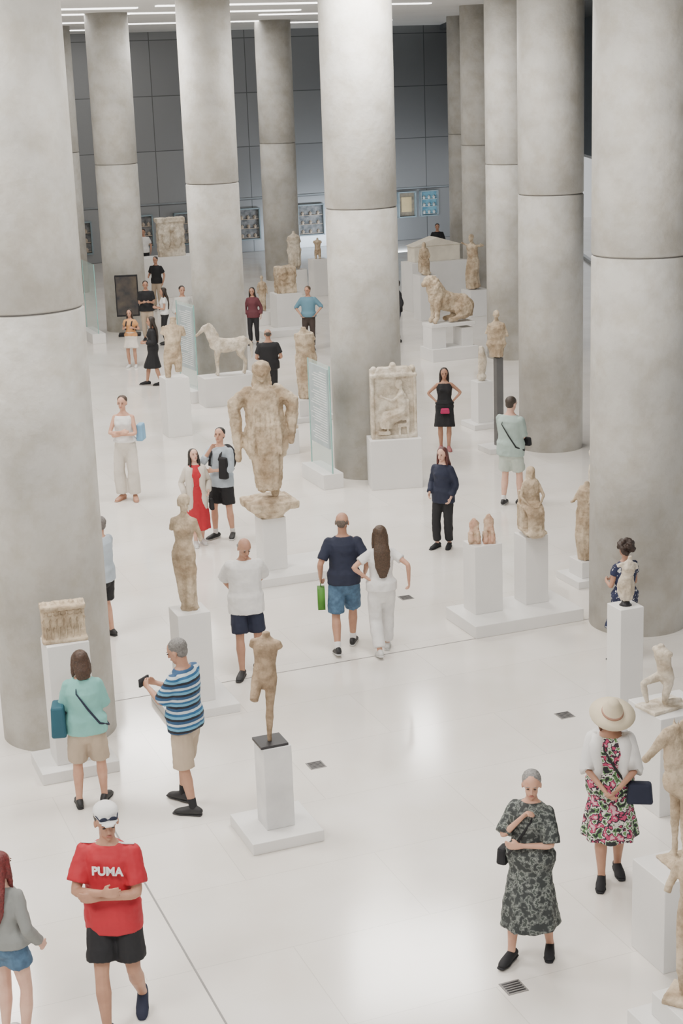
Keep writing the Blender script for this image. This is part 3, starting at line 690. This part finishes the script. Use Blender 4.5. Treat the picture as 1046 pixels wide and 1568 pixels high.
# S21
plinth(-1.32,44.14,.75,.6,.95)
b=Buf(); b.box((0,0,.36),(.55,.4,.72)); b.ell((-.1,-.2,.55),(.12,.1,.2)); b.ell((.12,-.2,.4),(.12,.1,.25)); place('stone_fragment',b,STONE,-1.32,44.14,.95,.3,.02,1,(.08,.12))
plinth(-1.2,50.96,.6,.6,.79); small('draped_marble_statue',-1.2,50.96,.79,1.62,dict(sex='f',w=1.3),STONEW,190,drap=dict(t1=.46,zend=.4,a1=.22,b1=.2,a_end=.2,b_end=.18),head=False,leg=(1.5,1.5),arm=(.6,.8),feet=False,vox=.018)
plinth(-.45,50.5,.5,.5,1.14); small('marble_torso',-.45,50.5,1.14,1.1,dict(),STONE,170,head=False,arm=(.3,.3),leg=(.9,.9),feet=False,vox=.018)
plinth(-5.35,51.6,1.9,.8,1.28)
b=Buf(); b.box((0,0,.6),(.85,.3,1.2)); b.box((0,0,1.15),(.95,.36,.14)); b.ell((-.18,-.17,.6),(.14,.1,.35)); b.ell((.18,-.17,.55),(.15,.1,.3)); b.ell((0,-.17,.9),(.1,.1,.12)); place('carved_relief_block',b,STONEW,-5.15,51.6,1.28,ROOM,.02,1,(.06,.12))
plinth(-2.0,44.8,.6,.6,.37); small('marble_maiden_statue',-2.0,44.8,.37,1.0,dict(sex='f'),STONE,180,drap=dict(t1=.46,zend=.05,a1=.17,b1=.14,a_end=.15,b_end=.13),vox=.015)
plinth(-1.3,42.6,1.5,.5,.18)
e=empty('black_information_screen',(-5.62,43.5,0),ROOM-.3); b=Buf(); b.box((0,0,1.10),(.62,.10,1.12)); b.box((0,.03,.3),(.12,.06,.56)); b.box((0,.05,.03),(.6,.4,.06)); mk('housing',b,BLACK,e,smooth=False,bevel=.01)
b=Buf(); b.box((0,-.055,1.1),(.56,.01,1.04)); mk('screen',b,mat('screen_picture',(.02,.02,.025),.2,(.09,.07,.05),3),e,smooth=False)

def case(X,w=.8,h=1.05,z=.9,style=0):
    t=(X-W0.x)/WU.x; p=W0+WU*t; e=empty('wall_display_case',(p.x,p.y,0),ROOM)
    b=Buf()
    for sx_ in (-1,1): b.box((sx_*w/2,-.09,z+h/2),(.05,.18,h))
    for zz in (z,z+h): b.box((0,-.09,zz),(w+.05,.18,.05))
    mk('frame',b,mat('case_frame',(.30,.38,.42),.4),e,smooth=False)
    b=Buf(); b.box((0,-.03,z+h/2),(w,.04,h)); mk('backing',b,mat('case_back%d'%style,[(.16,.14,.11),(.10,.26,.36),(.10,.11,.12)][style],.6,[(.3,.25,.18),(.2,.4,.48),(.3,.3,.3)][style],6),e,smooth=False)
    b=Buf()
    for i in range(3):
        for j in range(3): b.loft([(-w*.3+i*w*.3,-.08,z+.1+j*h*.3),(-w*.3+i*w*.3,-.08,z+.17+j*h*.3),(-w*.3+i*w*.3,-.08,z+.2+j*h*.3)],[.05,.07,.03],n=10)
        b.box((0,-.08,z+.07+i*h*.3),(w*.94,.08,.02))
    if style==0: b=Buf(); b.box((0,-.06,z+h/2),(w*.6,.03,h*.6))
    mk('exhibits',b,mat('case_items%d'%style,[(.7,.55,.3),(.6,.62,.6),(.6,.5,.4)][style],.6),e,smooth=False)
case(3.11,.75,1.0,.95,0); case(4.05,.75,1.0,.95,1); case(-3.3,.9,1.2,.5,2); case(-.85,1.1,1.2,.5,2); case(-9.7,1.0,1.2,.4,2); case(-7.3,.7,1.2,.5,2); case(-5.8,.7,1.2,.5,2); case(1.7,.8,1.2,.5,2)
b=Buf(); b.box((0,-.02,2.1),(27,.05,.05)); mk('trim_4',b,mat('rail_metal',(.3,.33,.35),.4),None,smooth=False,loc=tuple(W0),rot=ROOM)

# ---------------------------------------------------------------- people
CR=dict(handR=(-.01,.25,1.19),handL=(.02,.20,1.13),elbR=(1,-.1,-.8),elbL=(-1,-.1,-.8))
RED=mat('red_cloth',(.50,.015,.03),.7); BEIGE=mat('beige_cloth',(.50,.40,.30),.8); TEAL=mat('teal_cloth',(.22,.52,.47),.8)
DENIM=mat('denim',(.05,.10,.17),.8,(.08,.16,.26),20); GREENC=mat('sage_cloth',(.38,.48,.44),.8); LBLUE=mat('pale_blue_cloth',(.46,.53,.60),.8)
def stripesh(J):
    b=Buf()
    for sg in (1,-1):
        pts=[J['P']+J['U']*.53+J['S1']*sg*.07,J['P']+J['U']*.515+J['S1']*sg*.13+V((0,0,.01)),J['sh'+('R' if sg>0 else 'L')]+V((sg*.02,0,.072))]
        b.loft(pts,[(.012,.006)]*3,side=(0,1,0),n=8)
    return [('shoulder_stripes',b,WHITE)]
e=person('man_in_red_shirt',-1.75,10.35,172,1.80,dict(CR,head=(25,4,0),footR=(.06,.16,-5),footL=(-.10,-.22,10,.06,-25),hip=(0,0,.012)),SKIN2,('short',(.03,.02,.015)),
 [('shirt',RED,dict(hem=-.12,sleeve=.75,loose=.7,inf=.02,flare=.025)),('pants',BLACK,dict(len=.78,wide=.025,inf=.02)),('shoes',NAVY,{},SHOEW),('hat',WHITE,dict(style='cap')),('glasses',NAVY,dict(z=.075)),('custom',RED,dict(f=stripesh))],curl=(.4,.4),palm=((0,-1,0),(0,-1,0)))
tc_=bpy.data.curves.new('shirt_lettering','FONT'); tc_.body='PUMA'; tc_.size=.085; tc_.extrude=.003; tc_.offset=.003; tc_.align_x='CENTER'; to=bpy.data.objects.new('shirt_lettering',tc_); SC.collection.objects.link(to); to.parent=e
to.location=(-.03,.162,1.315); to.rotation_euler=(rad(82),0,rad(180)); tc_.materials.append(WHITE)
person('woman_in_denim_shorts',-2.50,10.2,-25,1.52,dict(sex='f',handR=(.24,.12,.92),handL=(-.22,.12,.92)),SKIN3,('long',(.16,.02,.02),.22),
 [('shirt',mat('grey_knit',(.25,.26,.25),.8),dict(hem=.0,sleeve=1.95)),('pants',DENIM,dict(len=.4,wide=.02)),('shoes',SHOEW)])
person('woman_in_teal_shirt',-2.50,14.1,5,1.58,dict(sex='f',w=1.15,handR=(.10,.30,1.12),handL=(-.12,.28,1.1),head=(15,10,0),footR=(.13,.08,-15),footL=(-.13,-.02,10)),SKIN,('mid',(.07,.035,.02)),
 [('shirt',TEAL,dict(hem=-.08,sleeve=1.0,loose=.6,flare=.03)),('pants',BEIGE,dict(len=.95,wide=.035)),('shoes',SHOEB),('strap',NAVY,dict(side=-1)),('bag',mat('teal_bag',(.015,.09,.13),.7),dict(c=(-.27,-.02,1.02),d=(.16,.30,.34)))])
def phone(J):
    b=Buf(); c=(J['wrR']+J['wrL'])/2+V((0,.10,.03)); b.box(c,(.15,.02,.08)); return [('phone',b,BLACK)]
STR=stripes('striped_cloth',[(0,(.02,.07,.16)),(.22,(.01,.012,.02)),(.42,(.12,.34,.50)),(.62,(.02,.10,.22)),(.80,(.50,.57,.61))],8.5)
person('man_in_striped_shirt',-1.53,13.95,62,1.72,dict(w=1.1,belly=.04,handR=(.07,.36,1.22),handL=(-.07,.36,1.22),head=(10,18,0),footR=(.10,.16,-10),footL=(-.12,-.1,12)),SKIN2,('short',(.20,.19,.18)),
 [('shirt',STR,dict(hem=-.08,sleeve=.9,loose=.8,flare=.03)),('pants',BEIGE,dict(len=1.02,wide=.035)),('shoes',SHOEB),('socks',BLACK,dict(t=1.8)),('custom',BLACK,dict(f=phone))],palm=((-1,0,0),(1,0,0)),curl=(.9,.9))
person('man_in_white_tshirt',-1.14,17.5,188,1.66,dict(w=1.08,handR=(.10,-.19,.95),handL=(-.06,-.19,1.0),elbR=(1,-.7,0),elbL=(-1,-.7,0),head=(15,18,0),footR=(.10,.14,-20),footL=(-.11,-.04,25)),SKIN2,('bald',(.3,.29,.28)),
 [('shirt',WHITE,dict(hem=-.14,sleeve=.85,loose=.9,inf=.024,flare=.03)),('pants',NAVY,dict(len=.88,wide=.03)),('shoes',SHOEB)])
def gbag(J):
    b=Buf(); c=J['wrL']+V((0,0,-.26)); b.box(c,(.09,.16,.26)); b.loft([J['wrL']+V((0,.03,-.08)),c+V((0,.05,.12))],[.006,.006],n=6); return [('green_paper_bag',b,mat('green_paper',(.08,.25,.03),.6))]
person('man_in_navy_shirt',0.0,18.15,2,1.74,dict(handL=(-.28,.05,.92),handR=(.26,.08,.95),footL=(-.11,-.22,8,.02,-12),footR=(.09,.18,-12),hip=(0,0,.02),head=(-12,0,0)),SKIN2,('bald',(.12,.09,.07)),
 [('shirt',NAVY,dict(hem=-.06,sleeve=.8,loose=.5)),('pants',DENIM,dict(len=.95,wide=.03)),('shoes',SHOEB,{},SHOEW),('socks',WHITE,dict(t=1.85)),('custom',RED,dict(f=gbag))],curl=(.6,1.3))
person('woman_in_white_outfit',.44,17.95,8,1.62,dict(sex='f',handL=(-.18,-.04,1.05),elbL=(-1,-.3,0),handR=(.34,-.10,1.0),elbR=(.5,-.6,-.2),footL=(-.07,-.15,3,.02,-15),footR=(.08,.18,-12),hip=(0,0,.02)),SKIN,('long',(.08,.045,.025),.28),
 [('shirt',WHITE,dict(hem=-.03,sleeve=.6)),('pants',WHITE,dict(len=1.9,wide=.022)),('shoes',SHOEW)])
person('woman_in_black_suit',1.48,22.3,150,1.50,dict(sex='f',handR=(.17,.18,.98),handL=(-.2,.12,.92),footR=(.1,.06,-10),footL=(-.08,-.04,15)),SKIN3,('long',(.10,.025,.02),.22),
 [('shirt',NAVY,dict(hem=-.13,sleeve=1.9,inf=.02)),('pants',BLACK,dict(len=1.9,wide=.01)),('shoes',BLACK)])
person('woman_in_black_dress',1.95,28.55,178,1.52,dict(sex='f',handR=(.17,.02,1.03),handL=(-.17,.02,1.03),elbR=(1,-.4,0),elbL=(-1,-.4,0),footR=(.09,.02,-10),footL=(-.07,.1,8)),SKIN2,('long',(.025,.015,.012),.2),
 [('shirt',BLACK,dict(hem=.04,sleeve=0,top=.49)),('skirt',BLACK,dict(top=.15,hem=.50,flare=.03)),('shoes',mat('pink_shoe',(.4,.15,.15),.6)),('bag',mat('pink_bag',(.5,.02,.12),.5),dict(c=(0,.19,.86),d=(.2,.06,.12)))])
person('man_in_sage_shirt',2.70,24.5,-35,1.76,dict(w=1.2,belly=.03,handR=(.08,.30,1.08),handL=(-.05,.30,1.08),footR=(.11,.10,-15),footL=(-.11,-.04,15),head=(-10,8,0)),SKIN3,('short',(.05,.035,.025)),
 [('shirt',GREENC,dict(hem=-.12,sleeve=.95,loose=.9,flare=.03)),('pants',mat('mint_cloth',(.50,.56,.50),.8),dict(len=.85,wide=.03)),('shoes',SHOEB,{},SHOEW),('socks',WHITE,dict(t=1.85)),('strap',BLACK,dict(side=-1)),('bag',BLACK,dict(c=(.14,.24,1.0),d=(.2,.09,.14)))])
person('woman_in_white_trousers',-3.53,25.75,172,1.76,dict(CR,sex='f',footR=(.10,.02,-20),footL=(-.12,.04,20)),SKIN,('bun',(.07,.04,.025)),
 [('shirt',WHITE,dict(hem=.05,sleeve=0,top=.49)),('pants',mat('ivory_cloth',(.70,.65,.58),.8),dict(len=1.92,wide=.045)),('shoes',SKIN2),('bag',mat('blue_bag',(.2,.4,.6),.6),dict(c=(-.25,-.1,1.12),d=(.12,.24,.28)))])
def jacket(J):
    b=Buf()
    for sg,sn in ((1,'R'),(-1,'L')):
        pts=[];rd=[]
        for t in (-.30,-.15,0,.15,.3,.44,.50):
            c,r,s=tsec(J,max(t,-.06),.022,.3); 
            if t<-.06: c=c+J['U']*(t+.06)
            pts.append(c+s*(sg*(r[0]*.62))); rd.append((r[0]*.42+.01,r[1]*1.0+.012))
        b.loft(pts,rd,side=J['S0'],n=14,cap=(0,0)); limb(b,J['sh'+sn],J['el'+sn],J['wr'+sn],ARM,0,1.95,.02,.01,cap=(1,0),k=.84)
        b.loft([J['P']+J['U']*.46+J['S1']*sg*.06,J['sh'+sn]],[.062,.06],n=10)
    return [('open_jacket',b,mat('cream_cloth',(.72,.66,.58),.8))]
person('woman_in_red_dress',-2.15,22.95,195,1.46,dict(sex='f',head=(10,-18,0),handR=(.22,.10,.95),handL=(-.20,.16,1.0),footR=(.07,.1,-5),footL=(-.07,-.02,10)),SKIN3,('long',(.02,.015,.012),.25),
 [('skirt',RED,dict(top=.16,hem=.30,flare=.04)),('shirt',RED,dict(hem=.0,sleeve=0,inf=.012)),('custom',WHITE,dict(f=jacket)),('shoes',SHOEW),('bag',BLACK,dict(c=(-.26,.05,.72),d=(.08,.18,.2)))])
person('man_with_backpack',-1.78,23.25,150,1.70,dict(head=(15,-15,0),handR=(.05,.19,1.44),elbR=(.6,.3,-1),handL=(-.02,.22,1.12),elbL=(-.8,.2,-1),footR=(.10,.10,-15),footL=(-.12,-.05,25)),SKIN,('short',(.015,.012,.01)),
 [('shirt',LBLUE,dict(hem=-.1,sleeve=1.5,loose=.6)),('pants',BLACK,dict(len=.85,wide=.03)),('shoes',SHOEB,{},SHOEW),('socks',WHITE,dict(t=1.85)),('backpack',BLACK),('bag',BLACK,dict(c=(-.16,.17,1.16),d=(.15,.10,.34)))])
DP=floral('grey_print_cloth',[(0,(.03,.035,.035)),(.47,(.09,.10,.095)),(.55,(.20,.22,.20)),(.60,(.05,.06,.055))],26)
person('elderly_woman_in_print_dress',1.36,11.15,150,1.55,dict(sex='f',w=1.12,torso=(-3,0,0),head=(22,5,0),handR=(.02,.15,1.37),elbR=(.7,.3,-1),handL=(.0,.19,1.13),elbL=(-1,0,-.8),footR=(.10,.20,-5),footL=(-.14,-.10,20)),SKIN,('short',(.28,.27,.26)),
 [('shirt',DP,dict(hem=0,sleeve=.95,loose=.4,flare=.03,inf=.02)),('skirt',DP,dict(top=.18,hem=.34,flare=.05,rip=.05)),('shoes',BLACK),('bag',BLACK,dict(c=(.26,-.02,.90),d=(.10,.16,.16))),('strap',BLACK,dict(side=-1))],curl=(1.0,.5))
FL=floral('floral_cloth',[(0,(.02,.02,.025)),(.40,(.10,.22,.08)),(.46,(.68,.65,.60)),(.51,(.03,.02,.03)),(.57,(.45,.05,.13)),(.64,(.65,.40,.44))],17)
def cardi(J):
    b=Buf()
    for sg,sn in ((1,'R'),(-1,'L')):
        pts=[];rd=[]
        for t in (.10,.2,.3,.42,.50):
            c,r,s=tsec(J,t,.022,.3); pts.append(c+s*(sg*(r[0]*.66))); rd.append((r[0]*.38+.01,r[1]*1.0+.01))
        b.loft(pts,rd,side=J['S0'],n=14,cap=(0,0)); limb(b,J['sh'+sn],J['el'+sn],J['wr'+sn],ARM,0,1.05,.03,.015,cap=(1,0),k=.84)
        b.loft([J['P']+J['U']*.46+J['S1']*sg*.06,J['sh'+sn]],[.064,.062],n=10)
    return [('short_cardigan',b,WHITE)]
person('woman_in_sun_hat',2.17,12.3,172,1.63,dict(sex='f',w=1.12,head=(12,22,0),handR=(.05,.24,.98),handL=(-.06,.25,1.0),elbR=(.9,-.2,-.6),elbL=(-.9,-.2,-.6),footR=(.07,.10,-5),footL=(-.08,-.14,10)),SKIN2,('mid',(.16,.06,.03)),
 [('shirt',FL,dict(hem=0,sleeve=0,inf=.014,top=.49)),('skirt',FL,dict(top=.17,hem=.46,flare=.07,rip=.08,k=8)),('custom',WHITE,dict(f=cardi)),('hat',mat('straw',(.72,.62,.45),.8),dict(style='sun')),('shoes',BLACK),('strap',BLACK,dict(side=1)),('bag',NAVY,dict(c=(-.26,.12,.92),d=(.24,.12,.2)))],curl=(.8,.8))
person('woman_with_curly_hair',3.22,17.4,25,1.48,dict(sex='f',handR=(.1,.28,1.1),handL=(-.1,.28,1.1)),SKIN2,('curly',(.04,.022,.015)),
 [('shirt',floral('dotted_cloth',[(0,(.015,.02,.06)),(.60,(.6,.6,.6))],30),dict(hem=0,sleeve=.4)),('skirt',MC['dotted_cloth'],dict(hem=.5,flare=.05)),('shoes',SHOEB)])
person('man_in_grey_shirt',-2.98,18.9,60,1.58,dict(handR=(.1,.3,1.15),handL=(-.1,.3,1.15)),SKIN,('short',(.2,.18,.17)),
 [('shirt',LBLUE,dict(hem=-.1,sleeve=1.6,loose=.7)),('pants',BLACK,dict(len=.9,wide=.03)),('shoes',SHOEB)])
BRN=(.03,.02,.015)
person('man_in_black_tshirt',-1.40,33.0,5,1.66,dict(w=1.2,handR=(.2,.2,1.05),handL=(-.2,.2,1.05),head=(0,10,0)),SKIN2,('bald',(.06,.05,.04)),[('shirt',BLACK,dict(loose=.8)),('pants',BLACK,dict(len=1.9)),('shoes',SHOEB)])
person('man_in_blue_shirt',-.65,40.1,175,1.62,dict(w=1.1,handR=(.2,.1,.98),handL=(-.22,.1,1.0),elbR=(1,-.5,0),elbL=(-1,-.5,0),head=(-20,0,0)),SKIN2,('short',(.12,.07,.04)),[('shirt',mat('steel_blue_cloth',(.13,.27,.36),.8),dict(sleeve=1.1,hem=-.02)),('pants',mat('brown_cloth',(.05,.035,.03),.8),dict(len=1.9)),('shoes',SHOEB)])
person('woman_with_orange_top',-4.95,38.5,170,1.42,dict(sex='f',handR=(.14,.15,1.2),handL=(-.14,.15,1.2)),SKIN2,('mid',BRN),[('shirt',mat('orange_cloth',(.60,.30,.12),.8),dict(hem=0,sleeve=.5)),('skirt',mat('ivory_cloth',(.7,.7,.65)),dict(hem=.58,flare=.05)),('shoes',SHOEW),('backpack',BLACK)])
person('woman_in_long_black_dress',-4.15,36.0,95,1.58,dict(sex='f',handR=(.1,.2,1.1),handL=(-.1,.2,1.1),footR=(.08,.2,0),footL=(-.08,-.15,0)),SKIN2,('long',BRN,.3),[('shirt',BLACK,dict(hem=0,sleeve=1.8)),('skirt',BLACK,dict(hem=.45,flare=.03)),('shoes',BLACK)])
person('man_in_dark_tshirt',-5.0,42.6,185,1.6,dict(w=1.1,handR=(.1,.25,1.15),handL=(-.1,.25,1.15)),SKIN2,('short',BRN),[('shirt',BLACK,{}),('pants',BEIGE,dict(len=1.9)),('shoes',SHOEB)])
person('woman_in_white_top',-4.45,41.8,100,1.5,dict(sex='f',handR=(.1,.25,1.15),handL=(-.1,.25,1.15)),SKIN2,('long',BRN,.3),[('shirt',WHITE,dict(hem=0,sleeve=.4)),('pants',BLACK,dict(len=1.9)),('shoes',SHOEB)])
person('man_in_pale_shirt',-3.85,40.6,200,1.68,dict(w=1.1,handR=(.2,.2,1.0)),SKIN2,('short',BRN),[('shirt',mat('pale_cloth',(.55,.55,.52),.8),dict(sleeve=1.6)),('pants',mat('grey_cloth',(.2,.2,.2),.8),dict(len=1.9)),('shoes',SHOEB)])
person('woman_in_dark_jacket',-2.1,41.2,170,1.5,dict(sex='f'),SKIN2,('long',BRN,.2),[('shirt',mat('maroon_cloth',(.12,.03,.04),.8),dict(hem=-.1,sleeve=1.8)),('pants',BLACK,dict(len=1.9)),('shoes',SHOEB)])
person('man_in_black_shirt',-5.35,48.6,160,1.6,dict(handR=(.2,.2,1.1)),SKIN2,('short',BRN),[('shirt',BLACK,{}),('pants',BEIGE,dict(len=1.9)),('shoes',SHOEB)])
person('man_in_white_shirt',-6.7,57.5,180,1.65,{},SKIN2,('short',BRN),[('shirt',WHITE,{}),('pants',BLACK,dict(len=1.9)),('shoes',SHOEB)])
person('man_in_black_top',3.65,55.5,180,1.65,{},SKIN2,('short',BRN),[('shirt',BLACK,dict(sleeve=1.8)),('pants',BLACK,dict(len=1.9)),('shoes',SHOEB)])
person('man_in_black_coat',1.62,40.8,100,1.6,{},SKIN2,('short',BRN),[('shirt',BLACK,dict(sleeve=1.8)),('pants',NAVY,dict(len=1.9)),('shoes',SHOEB)])

# ---------------------------------------------------------------- light
w=bpy.data.worlds.new('overcast_sky'); SC.world=w; w.use_nodes=True
bg=w.node_tree.nodes['Background']; bg.inputs['Color'].default_value=(.97,.985,1,1); bg.inputs['Strength'].default_value=.72
def area(name,loc,sx,sy,en,rot=(0,0,0),col=(1,.965,.92)):
    l=bpy.data.lights.new(name,'AREA'); l.shape='RECTANGLE'; l.size=sx; l.size_y=sy; l.energy=en; l.color=col
    o=bpy.data.objects.new(name,l); SC.collection.objects.link(o); o.location=loc; o.rotation_euler=rot
for i,y in enumerate((5,15,25,35)):
    area('skylight',(-5.5,y,8.4),3,3,680)
    area('skylight',(1.0,y,8.4),2.2,3,480)
area('skylight',(-4,50,8.46),.6,14,420)
area('added_wall_fill',(2.4,62.0,.25),4.0,.3,230,(rad(78),0,ROOM),(.80,.90,1))  # added lamp, put in to give the back wall its pale bluish patch

# ---------------------------------------------------------------- camera
cd=bpy.data.cameras.new('camera'); cam=bpy.data.objects.new('camera',cd); SC.collection.objects.link(cam)
cd.sensor_fit='VERTICAL'; cd.sensor_height=36; cd.lens=2442/1568*36; cd.clip_end=300
Rm=(Matrix.Rotation(rad(90-15.33),3,'X')@Matrix.Rotation(rad(-2.08),3,'Z')).to_4x4()
cam.matrix_world=Matrix.Translation((0,0,6.7))@Rm
SC.camera=cam
